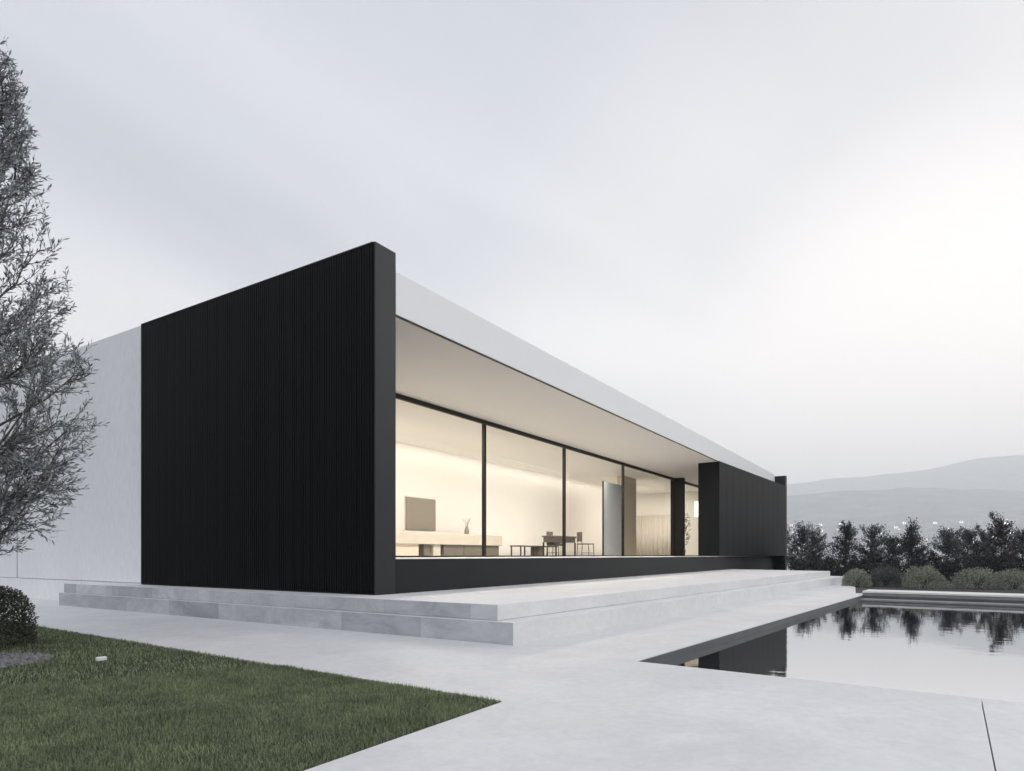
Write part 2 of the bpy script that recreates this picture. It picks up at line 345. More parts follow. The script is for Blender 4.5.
# paving, pieces butted edge to edge, with the lawn and the pool left open
LX0, LX1 = (-2.50,-3.46), (-2.02, 5.9)      # lawn edge towards the house
def lawn_x(y): t = (y-LX0[1])/(LX1[1]-LX0[1]); return LX0[0]+(LX1[0]-LX0[0])*t
pv = MB(); J = -5.775; JL = -5.333                        # open joint across the paving
def pave(pts): pv.prism(pts, GZ-.06, GZ)
near0 = pool(0,0); 
def poolx(y): return P0.x + PV.x*((P0.y-y)/.997)
pave([(lawn_x(-3.46),-3.46),(near0[0],near0[1]),(0.05,-2.0),(0.02,16),(lawn_x(16),16)])
pave([(-16,-3.46),(LX0[0],-3.46),near0,(poolx(J),J),(-16,JL)])
pave([(-16,JL-.006),(poolx(J),J-.006),pool(0,PW),pool(0,PW+3),(-16,-16)])
pave([near0, pool(PL,0), pool(PL+.8,0), pool(PL+.8,-.25), (13.5,-3.97),(16.5,-3.3),(17.2,-.0),(.05,-.0),(.05,-2.0)])
pave([pool(0,PW), pool(PL+.8,PW), pool(PL+.8,PW+3), pool(0,PW+3)])
tag(pv.build('paving', M_pave), kind='structure')
jb = MB(); jb.prism([(-16,JL-.006),(poolx(J)-.02,J-.0055),(poolx(J)-.02,J-.0005),(-16,JL)], GZ-.07, GZ-.035); tag(jb.build('paving_joint', M_soil), kind='structure')

# terrace: two pale slabs stepping down to the paving
A = [(-.45,6.75),(-.45,-2.05),(15.7,-3.13),(17.0,-.002),(-.003,-.002),(-.003,6.75)]
B = [(-.52,6.76),(-.52,-2.27),(16.0,-3.48),(17.25,-.003),(-.004,-.003),(-.004,6.76)]
def slab(name, P, z0, z1, over):
    m = MB(); n = len(P)
    m.prism(P, z0, z1)
    # side faces turned towards the lawn carry worn blockwork
    for i, f in enumerate(m.f):
        vs_ = [m.v[k] for k in f]
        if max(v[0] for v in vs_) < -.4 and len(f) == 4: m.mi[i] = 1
    return m.build(name, [M_terr, M_side], bevel=.004)
tag(slab('terrace_step', B, GZ-.03, -.157, 0), kind='structure')
tag(slab('terrace', A, -.154, -.0025, 0), kind='structure')

# pool: basin, coping on the far side, water
pl_ = thing('swimming_pool', 'long rectangular swimming pool lined in charcoal stone, sunk in the pale paving', 'pool', (*pool(PL/2,PW/2), GZ-1.4))
m = MB()
def quad(u0,v0,u1,v1,z0,z1): m.prism([pool(u0,v0),pool(u1,v0),pool(u1,v1),pool(u0,v1)], z0, z1)
e = .002
quad(-.2,-.2,PL+.2,PW+.2,GZ-1.5,GZ-1.4)
quad(-.2,-.2,PL+.2,-e,GZ-1.4,GZ-.062); quad(-.2,PW+e,PL+.2,PW+.2,GZ-1.4,GZ-.062)
quad(-.2,-e,-e,PW+e,GZ-1.4,GZ-.062); quad(PL+e,-e,PL+.2,PW+e,GZ-1.4,GZ-.062)
m.build('basin', M_basin, pl_)
m = MB(); quad(PL+.03,0,PL+.79,PW,GZ-.055,GZ+.05); m.build('raised_coping', M_coping, pl_, bevel=.003)
m = MB(); quad(PL+.01,0,PL+.80,PW,GZ+.053,GZ+.09); m.build('coping_cap', M_terr, pl_, bevel=.004)
m = MB(); quad(PL-.02,-.0,PL+.03-e,PW,GZ-.05,GZ+.0); m.build('overflow_ledge', M_basin, pl_)
m = MB(); quad(PL-.42,.01,PL-.03,PW-.01,GZ-.12,GZ-.055); m.build('shallow_step', M_coping, pl_, bevel=.003)
m = MB(); quad(0,0,PL,-.0-.0+.012,GZ-.13,GZ-.004); m.build('waterline_band', M_basin, pl_)
m = MB(); p = [(*pool(*q), GZ-.07) for q in ((0,0),(PL,0),(PL,PW),(0,PW))]; m.poly(p[::-1])
wt = m.build('water', M_water); tag(wt, kind='structure')
if wt.data.polygons[0].normal.z < 0: wt.data.flip_normals()

# ------------------------------------------------------------------ the house
H = 4.2; SZ = 3.43; FZ = .43; XE = 24.3; GY = 2.65; DY = 14.0; BY = 6.4
hs = thing('house', 'long low modern house with black ribbed end wall, white roof band, lit glass front', 'house', (0,0,0))
def part(name, mt, a=None, b=None, parent=None, bevel=0, mb=None, label=None):
    if mb is None: mb = MB(); mb.box(a, b)
    o = mb.build(name, mt, parent or hs, bevel)
    if label: o['label'] = label
    return o
# black near end wall: core + fine vertical ribs on its outer face
part('end_wall', M_black, (0.0,0,.0),(.36,5.17,H), bevel=.006, label='smooth black edge of the near end wall')
m = MB(); y = .035
m.box((-.004,.02,.012),(0-.001,5.165,H-.004))
while y < 5.13:
    m.box((-.018,y,.014),(-.003,y+.024,H-.003)); y += .0435
part('ribbed_cladding', M_rib, mb=m, label='black vertical ribbed cladding on the end wall')
# white side wall continuing the line of the black wall, with a plinth joint
part('side_wall', M_wallw, (0.004,5.172,.022),(.36,DY,H-.012), bevel=.004, label='pale rendered wall behind the olive tree')
part('wall_base', M_wallw, (0.008,5.173,-.43),(.36,DY,.014))
part('panel_joint', M_frame, (-.0005,9.80,.022),(.0035,9.812,1.6))
part('back_wall', M_wallw, (.36,DY-.3,-.43),(XE,DY,SZ))
part('far_wall', M_black, (XE+.002,-.43,-.45),(XE+.36,3.0,3.90), bevel=.005)
part('far_wall_rear', M_wallw, (XE+.002,3.002,-.43),(XE+.3,DY,SZ))
part('room_end_wall', M_int, (XE-.02,GY+.08,FZ),(XE,BY+.249,SZ-.002))
# roof
part('roof', M_fascia, (.362,.30,3.62),(XE,DY-.002,3.955))
part('fascia', M_fascia, (.362,0,SZ+.014),(XE-.002,.298,3.97), bevel=.004)
part('fascia_drip_edge', M_frame, (.362,.006,SZ-.006),(XE-.002,.03,SZ+.0135))
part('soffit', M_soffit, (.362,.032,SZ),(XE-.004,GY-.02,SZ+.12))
part('ceiling', M_int, (.362,GY-.018,SZ),(XE-.004,6.15,SZ+.12))
part('plinth', M_plinth, (.002,.0,.0),(XE,.12,FZ-.014), bevel=.003) if False else None
part('plinth', M_plinth, (.362,.0,-.45),(XE,.14,FZ-.008), bevel=.003)
part('floor', M_floor, (.362,.002,FZ-.006),(XE,BY,FZ))
part('floor_slab', M_plinth, (.364,.142,-.2),(XE-.002,DY-.31,FZ-.01))
# interior shell
part('room_wall', M_int, (.362,BY+.25,FZ-.01),(XE,BY+.40,3.60), label='cream rear wall of the lit living room')
part('ceiling_cove', M_int, (.362,6.152,SZ+.16),(XE,BY+.248,3.60))
part('room_side_wall', M_int, (.361,GY,FZ),(.42,BY+.24,SZ-.002))
part('partition', M_beigep, (17.05,3.97,FZ),(18.25,4.25,SZ-.002), label='beige wood clad partition')
part('screen', M_grey, (15.25,3.97,FZ+.01),(17.0,4.02,FZ+2.62), bevel=.003, label='blue grey sliding screen')
part('screen_frame', M_dark, (15.22,3.965,FZ),(15.25,4.03,FZ+2.64))
part('column', M_frame, (18.78,2.28,FZ),(18.98,2.78,SZ-.002), bevel=.003)
# screen wall standing proud of the roof edge at the far end
m = MB(); m.prism([(15.2,-.02),(XE,-.45),(XE,.65),(15.2,.65)], FZ+.012, SZ+.02)
part('screen_wall', M_panel, mb=m, bevel=.006, label='black box wall hiding the far end of the glass front')
m = MB()
for k in range(1, 12):
    t = k/12; x = 15.2+(XE-15.2)*t; yy = -.02-.43*t
    m.prism([(x,yy-.0025),(x+.012,yy-.0034),(x+.012,yy+.01),(x,yy+.01)], FZ+.02, SZ+.012)
part('cladding_joint', M_rib, mb=m)
# glazing bays
edges = [.37, 2.35, 6.05, 9.79, 13.80, 18.80]
def bay(x0, x1, y=GY, st=.034):
    m = MB(); d0, d1 = y-.03, y+.04
    m.box((x0,d0,FZ+.001),(x0+st,d1,SZ-.001)); m.box((x1-st,d0,FZ+.001),(x1,d1,SZ-.001))
    m.box((x0+st,d0+.002,SZ-.085),(x1-st,d1-.002,SZ-.0015)); m.box((x0+st,d0+.002,FZ+.0015),(x1-st,d1-.002,FZ+.032))
    f = m.build('window', M_frame, hs)
    m = MB(); m.poly([(x0+st,y,FZ+.03),(x1-st,y,FZ+.03),(x1-st,y,SZ-.084),(x0+st,y,SZ-.084)]); m.build('pane', M_glass, f)
for i in range(5): bay(edges[i]+(.0 if i == 0 else .0015), edges[i+1]-.0015 if i < 4 else 18.775)
bay(18.985, XE-.003)
# sheer curtain
def curtain(name, x, y0, y1, z0, z1, label):
    n = 160; ys = np.linspace(y0, y1, n); xs = x + .035*np.sin(ys*52) + .012*np.sin(ys*23+1)
    Vc = np.concatenate([np.stack([xs, ys, np.full(n, z0)],1), np.stack([xs*.0+x+(xs-x)*.6, ys, np.full(n, z1)],1)])
    i = np.arange(n-1); Fc = np.stack([i, i+1, i+1+n, i+n], 1)
    o = np_mesh(name, Vc, Fc, M_curtain); o.modifiers.new('solid','SOLIDIFY').thickness = .003
    o.data.polygons.foreach_set('use_smooth', [True]*len(o.data.polygons))
    return tag(o, label, 'curtain')
curtain('curtain', XE-.12, 4.2, 6.5, FZ+.02, 2.36, 'pale pleated curtain on the end wall, seen through the fourth window pane')

# warm room light: long luminous slots recessed in the ceiling
def area(name, loc, sx_, sy_, e, rot=(0,0,0), col=(1,.905,.79)):
    l = bpy.data.lights.new(name, 'AREA'); l.shape = 'RECTANGLE'; l.size = sx_; l.size_y = sy_; l.energy = e; l.color = col
    o = bpy.data.objects.new(name, l); COL.objects.link(o); o.location = loc; o.rotation_euler = rot
area('ceiling_light', (5.6,3.7,SZ-.03), 8.5, .5, 232)
area('ceiling_light', (12.7,3.6,SZ-.03), 4.6, .5, 160)
area('ceiling_light', (21.2,4.2,SZ-.03), 3.6, .5, 110)
area('cove_light', (12.2,6.30,SZ+.10), 23, .10, 56, rot=(R(10),0,0))

# ------------------------------------------------------------------ furniture, all standing on the room floor
def furn(name, label, cat, x, y, z=FZ, group=None): return thing(name, label, cat, (x,y,z), group)
t = furn('sideboard', 'long low cream sideboard with a thick stone top under the taupe picture', 'sideboard', 8.3, 5.8)
z = FZ
part('top', M_cream, (5.2,5.5,z+.33),(11.1,6.15,z+.64), t, bevel=.01)
part('base', M_beigep, (5.3,5.56,z),(7.25,6.1,z+.328), t); part('base', M_oakd, (7.5,5.58,z),(7.72,6.1,z+.328), t)
part('base', M_cream, (7.85,5.56,z),(8.15,6.1,z+.328), t)
dr = part('drawer_unit', M_oakd, (8.3,5.56,z+.01),(11.0,6.1,z+.328), t)
for xx in (9.2,10.1): part('drawer_gap', M_dark, (xx,5.552,z+.02),(xx+.012,5.562,z+.31), parent=dr)
t = furn('picture', 'square taupe canvas on the cream wall above the sideboard', 'picture', 8.2, BY+.24, 1.15)
part('canvas', M_taupe, (7.95,BY+.20,1.20),(9.22,BY+.246,2.09), t, bevel=.004)
part('edge_frame', M_cream, (7.93,BY+.225,1.18),(9.24,BY+.248,2.11), t)
t = furn('vase', 'slim glass vase with thin stems on the sideboard', 'vase', 9.95, 5.75, z+.64)
m = MB(); m.lathe([(.05,0),(.075,.06),(.06,.16),(.035,.21),(.045,.24)], (9.6,5.75,z+.641)); m.build('body', M_taupe, t, smooth=True)
m = MB()
for k in range(9):
    a_ = k*2.4; m.tube([(9.6,5.75,z+.8),(9.6+.05*math.cos(a_),5.75+.05*math.sin(a_),z+.98),(9.6+.12*math.cos(a_),5.75+.12*math.sin(a_),z+1.08+.02*(k%3))], .004, 4)
m.build('stem', M_taupe, t)
t = furn('coffee_table', 'low dark metal bench table with a wooden box shelf, right of the sideboard', 'table', 12.2, 4.9)
part('top', M_dark, (10.9,4.7,z+.30),(13.2,5.1,z+.335), t)
part('shelf_box', M_oakd, (12.05,4.75,z+.005),(12.4,5.05,z+.299), t)
for (xx, yy) in ((10.93,4.72),(10.93,5.05),(11.7,4.72),(11.7,5.05),(13.14,4.72),(13.14,5.05)):
    part('leg', M_dark, (xx,yy,z+.001),(xx+.035,yy+.035,z+.299), t)
t = furn('desk', 'brown desk with a shallow drawer under its top, behind the third window mullion', 'desk', 12.3, 4.3)
part('top', M_brown, (11.8,4.0,z+.60),(13.2,4.5,z+.64), t, bevel=.004)
part('apron', M_brown, (11.85,4.03,z+.44),(13.15,4.47,z+.599), t)
dr = part('drawer', M_dark, (11.95,4.01,z+.33),(12.4,4.4,z+.438), t)
part('handle', M_cream, (12.1,3.99,z+.40),(12.25,4.008,z+.412), dr)
for (xx, yy) in ((11.84,4.01),(13.12,4.01),(11.84,4.45),(13.12,4.45)): part('leg', M_dark, (xx,yy,z+.001),(xx+.04,yy+.04,z+.439), t)
def chair(name, label, x, y, rz):
    t = thing(name, label, 'chair', (0,0,0))
    m = MB(); m.box((-.23,-.22,z+.40),(.23,.22,z+.435)); part('seat', M_brown, mb=m, parent=t, bevel=.01)
    m = MB(); m.prism([(-.235,-.2),(-.205,-.2),(-.205,.2),(-.235,.2)], z+.5, z+.82); part('backrest', M_brown, mb=m, parent=t, bevel=.01)
    for sx_ in (-1,1):
        for sy_ in (-1,1):
            m = MB(); m.tube([(.2*sx_,.19*sy_,z+.40),(.225*sx_,.205*sy_,z+.001)], [.013,.010], 6); part('leg', M_dark, mb=m, parent=t)
    for sy_ in (-1,1):
        m = MB(); m.tube([(-.2,.17*sy_,z+.40),(-.215,.17*sy_,z+.55)], .010, 6); part('back_post', M_dark, mb=m, parent=t)
    m = MB(); m.tube([(-.2,-.19,z+.12),(.2,-.19,z+.12)], .007, 5); part('stretcher', M_dark, mb=m, parent=t)
    t.location = (x,y,0); t.rotation_euler.z = rz; return t
chair('chair', 'slender brown chair turned away from the desk, its back to the mullion', 14.25, 4.2, R(-40))
chair('chair', 'small dark chair on the far side of the desk, facing it', 13.15, 4.75, R(-90))

def leaf_cards(P, D, Ln, Wd, mats, name, parent, curl=.15):
    """diamond leaves: base P, direction D, length, width"""
    n = len(P); D = D/np.linalg.norm(D, axis=1, keepdims=True)
    S = np.cross(D, rng.normal(size=(n,3))); S /= np.linalg.norm(S, axis=1, keepdims=True)
    Nn = np.cross(D, S); Ln = np.broadcast_to(Ln, n)[:,None]; Wd = np.broadcast_to(Wd, n)[:,None]
    mid = P + D*Ln*.5 + Nn*Ln*curl*.3
    Vx = np.stack([P, mid+S*Wd*.5, P+D*Ln, mid-S*Wd*.5], 1).reshape(-1,3)
    Fx = np.arange(n*4).reshape(n,4)
    return np_mesh(name, Vx, Fx, mats, parent)
def pot_plant(x, y, h, label, wd=.3):
    t = furn('potted_plant', label, 'plant', x, y)
    m = MB(); m.lathe([(.11,0),(.15,.26),(.16,.28),(.14,.28),(.13,.25)], (x,y,z+.001)); part('pot', M_cream, mb=m, parent=t)
    n = 260; base = np.array([x,y,z+.3]); th = rng.uniform(0,6.28,n); hh = rng.uniform(.0,1,n)**.8*(h-.35); rr = rng.uniform(0,1,n)**.5*wd*(.5+.5*np.sin(hh/(h-.3)*3.0))
    P = base + np.stack([rr*np.cos(th), rr*np.sin(th), hh],1); D = np.stack([np.cos(th), np.sin(th), rng.uniform(.2,1.2,n)],1)
    leaf_cards(P, D, rng.uniform(.1,.18,n), .045, M_plantg, 'foliage', t)
    m = MB()
    for k in range(5): m.tube([(x,y,z+.2),(x+.1*math.cos(k*1.3),y+.1*math.sin(k*1.3),z+h*.9)], [.01,.004], 5)
    part('stem', M_barkd, mb=m, parent=t)
pot_plant(22.5, 3.5, 1.9, 'tall thin pot plant beside the bright little window by the black box wall')
# small bright window on the end wall behind the tall plant
part('small_window', mat('backlit_glass', (.9,.88,.82), .4, emis=(1,.95,.86), estr=1.0), (XE-.035,2.95,2.25),(XE-.0205,3.5,2.95))

# ------------------------------------------------------------------ plants outside
def grow(name, label, cat, x, y, z0, h, rad, leafmat, n_limb, n_leaf, ll, lw, group=None, seedv=1, top=.35, bark=M_barkd, spire=True, low=.12):
    """small garden tree: tapered trunk, upswept limbs, leaves strung along them"""
    rn = np.random.default_rng(seedv)
    t = thing(name, label, cat, (x,y,z0), group)
    m = MB(); lean = rn.normal(0,.03,2)*h
    tp = [Vector((x+lean[0]*q*q+rn.normal(0,.008)*h*(0<q<1), y+lean[1]*q*q+rn.normal(0,.008)*h*(0<q<1), z0+h*q*.97)) for q in np.linspace(0,1,8)]
    m.tube(tp, [max(.004,.035*h/3*(1-q*.93)) for q in np.linspace(0,1,8)], 6)
    m.build('trunk', bark, t, smooth=True)
    br = MB(); P = []; D = []
    for k in range(n_limb):
        q = rn.uniform(low,.93); i = int(q*7); p = tp[i].lerp(tp[i+1], q*7-i)
        th = rn.uniform(0,2*math.pi)
        env = rad*(math.sin(min(1,(q+.12)/.45)*math.pi/2) * (1-max(0,(q-.3)/.7)**1.5*(1-top*.5)))*rn.uniform(.55,1.2)
        up = h*rn.uniform(.10,.24)
        pts = [p + Vector((math.cos(th)*env*s, math.sin(th)*env*s, up*s**1.5)) + Vector(rn.normal(0,.012,3)) for s in (0,.35,.7,1)]
        br.tube(pts, [.010,.007,.005,.003], 4)
        nl = int(n_leaf/n_limb*(.6+env/rad))
        for _ in range(nl):
            s = rn.uniform(.12,1.02)*3; ii = min(2,int(s)); pp = pts[ii].lerp(pts[ii+1], s-ii)
            sp = rn.normal(0,.07*h/3,3); P.append(tuple(pp+Vector(sp))); dd = Vector((math.cos(th)*.6,math.sin(th)*.6,.8))+Vector(rn.normal(0,.55,3)); D.append(tuple(dd))
    # leading shoot
    for _ in range(int(n_leaf*.06)):
        q = rn.uniform(.8,1.); pp = tp[-1]*q + tp[-3]*(1-q) if spire else tp[-1]
        P.append(tuple(tp[-1].lerp(tp[-3], rn.uniform(-.05,1))+Vector(rn.normal(0,.03,3)))); D.append(tuple(Vector((0,0,1))+Vector(rn.normal(0,.6,3))))
    br.build('branch', bark, t)
    n = len(P); leaf_cards(np.array(P), np.array(D), rn.uniform(.7,1.3,n)*ll, rn.uniform(.7,1.2,n)*lw, leafmat, 'crown', t)
    return t

def at(px, depth):   # ground point seen at a picture column, at a given distance
    k = (px-512)/648; q = Vector((CX,CY,0)) + (F0 + R0*k)*depth; return q.x, q.y
trees = [ # column, distance, height above bed, radius, leaf kind, label
 (784,29.0,2.55,.55,0,'dark leafy tree half hidden behind the end of the black box wall'),
 (801,25.0,2.30,.55,1,'sparse twiggy tree just right of the black box wall'),
 (816,26.5,2.20,.60,1,'slate grey bushy tree, third from the house in the row behind the pool'),
 (845,24.0,2.30,.48,0,'slim dark tree standing behind the small round sage bush'),
 (873,24.5,2.35,.62,1,'loose grey tree behind the dark round bush'),
 (893,27.0,1.90,.50,0,'low dark tree filling the gap right of the loose grey tree'),
 (912,23.0,2.30,.42,0,'dark conical tree with a pointed top behind the largest round bush'),
 (946,23.5,2.15,.66,1,'broad round headed tree with open twigs in the middle of the row'),
 (968,26.0,2.25,.50,2,'thin brownish tree between the round headed tree and the tallest one'),
 (986,25.5,2.00,.50,1,'short grey tree left of the tallest tree'),
 (1001,22.0,2.42,.50,2,'tallest tree of the row, with one crooked shoot leaning left at its top'),
 (1022,24.0,2.10,.55,0,'dark tree cut by the right edge of the picture'),
 (1050,23.0,2.30,.55,1,'grey tree just beyond the right edge of the picture'),
 (1085,23.5,2.20,.55,0,'dark tree second beyond the right edge of the picture')]
for i, (px_, dp, h, rad, kd, lb) in enumerate(trees):
    x, y = at(px_, dp)
    h *= .84; rad *= 1.2
    t = grow('garden_tree', lb, 'tree', x, y, -.40, h, rad, M_tree[kd], 85, 3300, .075, .032, 'row of garden trees behind the pool', 100+i)
    if 'tallest tree' in lb:
        rn = np.random.default_rng(5); tip = Vector((x,y,-.40+h*.8)); side = -R0
        pts = [tip, tip+side*.12+Vector((0,0,.28)), tip+side*.30+Vector((0,0,.52)), tip+side*.36+Vector((0,0,.66))]
        m = MB(); m.tube(pts, [.014,.010,.006,.003], 5); m.build('leaning_shoot', M_barkd, t)
        P = []; D = []
        for _ in range(260):
            s = rn.uniform(0,2.99); ii = int(s); P.append(tuple(pts[ii].lerp(pts[ii+1], s-ii)+Vector(rn.normal(0,.035,3)))); D.append(tuple(Vector((0,0,.7))+Vector(rn.normal(0,.6,3))))
        leaf_cards(np.array(P), np.array(D), .07, .032, M_tree[2], 'shoot_leaves', t)

def bush(name, label, x, y, z0, rx, rz_, n, leafmat, ll, lw, group=None, seedv=0, lump=.12, power=2., flat=0., twist=.6, ry=None):
    rn = np.random.default_rng(seedv); ry = ry or rx
    t = thing(name, label, 'bush', (x,y,z0), group)
    v = rn.normal(size=(n,3)); v[:,2] = np.abs(v[:,2]); nn = (np.abs(v)**power).sum(1)**(1/power); v = v/nn[:,None]
    th = np.arctan2(v[:,1], v[:,0]); ph = v[:,2]
    l = 1+lump*(np.sin(th*3+seedv)*np.cos(ph*4+seedv)+.6*np.sin(th*7+2*seedv)*np.sin(ph*8+1)+.4*np.sin(th*13+ph*9))
    rr = l*rn.uniform(.0,1,n)**.18
    P = v*rr[:,None]*np.array([rx,ry,rz_])+np.array([x,y,z0+.02])
    D = v*np.array([1,1,1.1]) + rn.normal(0,twist,(n,3)) + np.array([0,0,.25])
    leaf_cards(P, D, rn.uniform(.7,1.3,n)*ll, rn.uniform(.7,1.3,n)*lw, leafmat, 'foliage', t)
    m = MB()
    for k in range(14):
        a_ = k*2.399; q = rn.uniform(.4,.85)
        m.tube([(x,y,z0-.03),(x+rx*.35*math.cos(a_)*q,y+ry*.35*math.sin(a_)*q,z0+rz_*.4),(x+rx*.8*math.cos(a_)*q,y+ry*.8*math.sin(a_)*q,z0+rz_*.8*(1-q*.3))], [.012,.008,.004], 4)
    m.build('stem', M_barkd, t)
    return t
for (px_, dp, w_, h_, mt, lb, sd_) in [
  (857,17.6,.35,.46,M_sage,'small round sage green bush nearest the terrace steps',1),
  (886,17.9,.50,.52,M_dbush,'dark grey round bush between two sage green bushes',2),
  (924,17.0,.52,.55,M_sage,'large domed sage green bush behind the middle of the pool coping',3),
  (978,16.7,.55,.50,M_sage,'wide pale green bush, left one of the joined pair at the right edge',4),
  (1014,16.5,.56,.46,M_sage,'low pale green bush, right one of the joined pair cut by the picture edge',5),
  (1062,16.3,.60,.52,M_dbush,'dark bush beyond the right edge of the picture',6)]:
    x, y = at(px_, dp); bush('round_bush', lb, x, y, -.40, w_, h_, 4200, mt, .050, .016, 'round bushes behind the pool', sd_, lump=.11, twist=.9)
# dark hedge at the feet of the trees
rn = np.random.default_rng(77)
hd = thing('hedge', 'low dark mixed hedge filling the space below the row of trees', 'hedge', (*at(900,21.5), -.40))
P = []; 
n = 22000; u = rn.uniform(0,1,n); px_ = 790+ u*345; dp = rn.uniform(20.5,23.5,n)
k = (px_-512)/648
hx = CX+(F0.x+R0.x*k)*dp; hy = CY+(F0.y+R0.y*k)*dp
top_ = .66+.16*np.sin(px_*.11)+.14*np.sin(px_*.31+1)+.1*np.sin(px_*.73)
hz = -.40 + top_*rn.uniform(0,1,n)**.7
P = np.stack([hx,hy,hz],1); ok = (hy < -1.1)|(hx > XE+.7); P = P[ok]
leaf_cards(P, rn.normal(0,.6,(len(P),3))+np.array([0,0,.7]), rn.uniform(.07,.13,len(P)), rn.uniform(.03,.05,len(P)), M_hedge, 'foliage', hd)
m = MB()
m.tube([(*at(796,21.8),-.43),(*at(960,21.7),-.43),(*at(1125,21.8),-.43)], .04, 5)
for k_ in range(36):
    x, y = at(796+k_*9, 21.5+rn.uniform(-.6,1.2)); 
    if y > -1.1 and x < XE+.7: continue
    m.tube([(x,y,-.42),(x+.05,y,.0),(x+rn.normal(0,.1),y+.1,.45)], [.02,.012,.005], 5)
m.build('stem', M_barkd, hd)

# clipped shrub at the left edge, its gravel patch
bush('clipped_shrub', 'clipped rounded dark shrub at the left edge of the lawn', -3.16, 1.80, GZ+.01, .325, .50, 11000, M_shrub, .026, .013, None, 11, lump=.03, power=3.4, twist=.9)
gx, gy = -3.52, .74
m = MB(); rn = np.random.default_rng(3)
m.poly([(gx+(.40+.07*math.sin(q*5))*math.cos(q), gy+(.42+.07*math.sin(q*4+1))*math.sin(q), GZ-.004) for q in np.linspace(0,2*math.pi,28,endpoint=False)])
for _ in range(1000):
    a_ = rn.uniform(0,6.283); r_ = rn.uniform(0,1)**.5*.42; s = rn.uniform(.008,.02); cx_, cy_ = gx+r_*math.cos(a_), gy+r_*math.sin(a_)
    t0 = rn.uniform(0,6.28); zz = GZ-.004
    ring = [(cx_+s*math.cos(t0+q)*rn.uniform(.8,1.2), cy_+s*math.sin(t0+q)*rn.uniform(.8,1.2)) for q in (0,1.2,2.5,3.8,5.0)]
    hh = s*rn.uniform(.7,1.2)
    for q in range(5):
        p1, p2 = ring[q], ring[(q+1)%5]
        m.poly([(*p1,zz),(*p2,zz),(cx_+(p2[0]-cx_)*.6,cy_+(p2[1]-cy_)*.6,zz+hh),(cx_+(p1[0]-cx_)*.6,cy_+(p1[1]-cy_)*.6,zz+hh)])
    m.poly([(cx_+(p[0]-cx_)*.6, cy_+(p[1]-cy_)*.6, zz+hh) for p in ring])
m.mi = [1]+[0]*(len(m.f)-1); gv = m.build('gravel', [M_stone, M_soil]); tag(gv, 'patch of small grey gravel in the lawn below the clipped shrub', 'gravel', kind='stuff')
# small white fitting lying in the lawn
t = thing('garden_light', 'tiny flat white ground light set in the lawn', 'garden light', (-3.03,0,GZ))
m = MB(); m.box((-3.065,-.02,GZ+.004),(-2.995,.02,GZ+.034)); part('cover', M_white, mb=m, parent=t, bevel=.006)
m = MB(); m.tube([(-3.03,0,GZ-.1),(-3.03,0,GZ+.004)], .012, 8); part('spike', M_dark, mb=m, parent=t)

# lawn: soil sheet + grass blades
lb_ = MB(); lz = GZ-.012
lb_.poly([(-16,-3.46,lz),(LX0[0],-3.46,lz),(lawn_x(16),16,lz),(-16,16,lz)]); tag(lb_.build('lawn', M_lawnb), kind='structure')
def blades(n, x0, x1, y0, y1, keep, hgt, wid):
    x = rng.uniform(x0,x1,n); y = rng.uniform(y0,y1,n)
    ex = LX0[0]+(LX1[0]-LX0[0])*(y-LX0[1])/(LX1[1]-LX0[1])
    ok = (x < ex-.004)&(y > -3.452)&(((x-gx)/.38)**2+((y-gy)/.40)**2 > rng.uniform(.85,1.1,n))&keep(x,y)
    x, y = x[ok], y[ok]; n = len(x)
    cl_ = .8+.35*vnoise(x*3.1,y*2.7,1)+.2*vnoise(x*9,y*8,4)
    h = hgt*cl_*rng.uniform(.55,1.25,n); th = rng.uniform(0,6.283,n); ln = rng.uniform(.1,.75,n)*h
    wx, wy = -np.sin(th)*wid*.5, np.cos(th)*wid*.5
    z0 = np.full(n, lz)
    b0 = np.stack([x-wx,y-wy,z0],1); b1_ = np.stack([x+wx,y+wy,z0],1)
    mx_, my_ = x+np.cos(th)*ln*.35, y+np.sin(th)*ln*.35
    m0 = np.stack([mx_+wx*.8,my_+wy*.8,z0+h*.6],1); m1_ = np.stack([mx_-wx*.8,my_-wy*.8,z0+h*.6],1)
    tp = np.stack([x+np.cos(th)*ln,y+np.sin(th)*ln,z0+h*.95],1); tp2 = tp + np.stack([wx,wy,z0*0],1)*.25
    Vb = np.stack([b0,b1_,m0,m1_,tp2,tp],1).reshape(-1,3); i = np.arange(n)*6
    Fb = np.concatenate([np.stack([i,i+1,i+2,i+3],1), np.stack([i+3,i+2,i+4,i+5],1)])
    return Vb, Fb
dcam = lambda x,y: np.hypot(x-CX, y-CY)
V1,F1 = blades(480000, -7.2, -2.0, -3.47, .5, lambda x,y: (dcam(x,y) < 5.2)&((x-CX)*F0.x+(y-CY)*F0.y > 1.3), .032, .0029)
V2,F2 = blades(210000, -8.0, -1.9, -3.4, 8, lambda x,y: (dcam(x,y) >= 5.0)&(dcam(x,y)<13), .031, .0060)
gr = np_mesh('grass', np.concatenate([V1,V2]), np.concatenate([F1,F2+len(V1)]), M_grass)
tag(gr, 'short mown green grass of the lawn in the foreground', 'grass', kind='stuff')

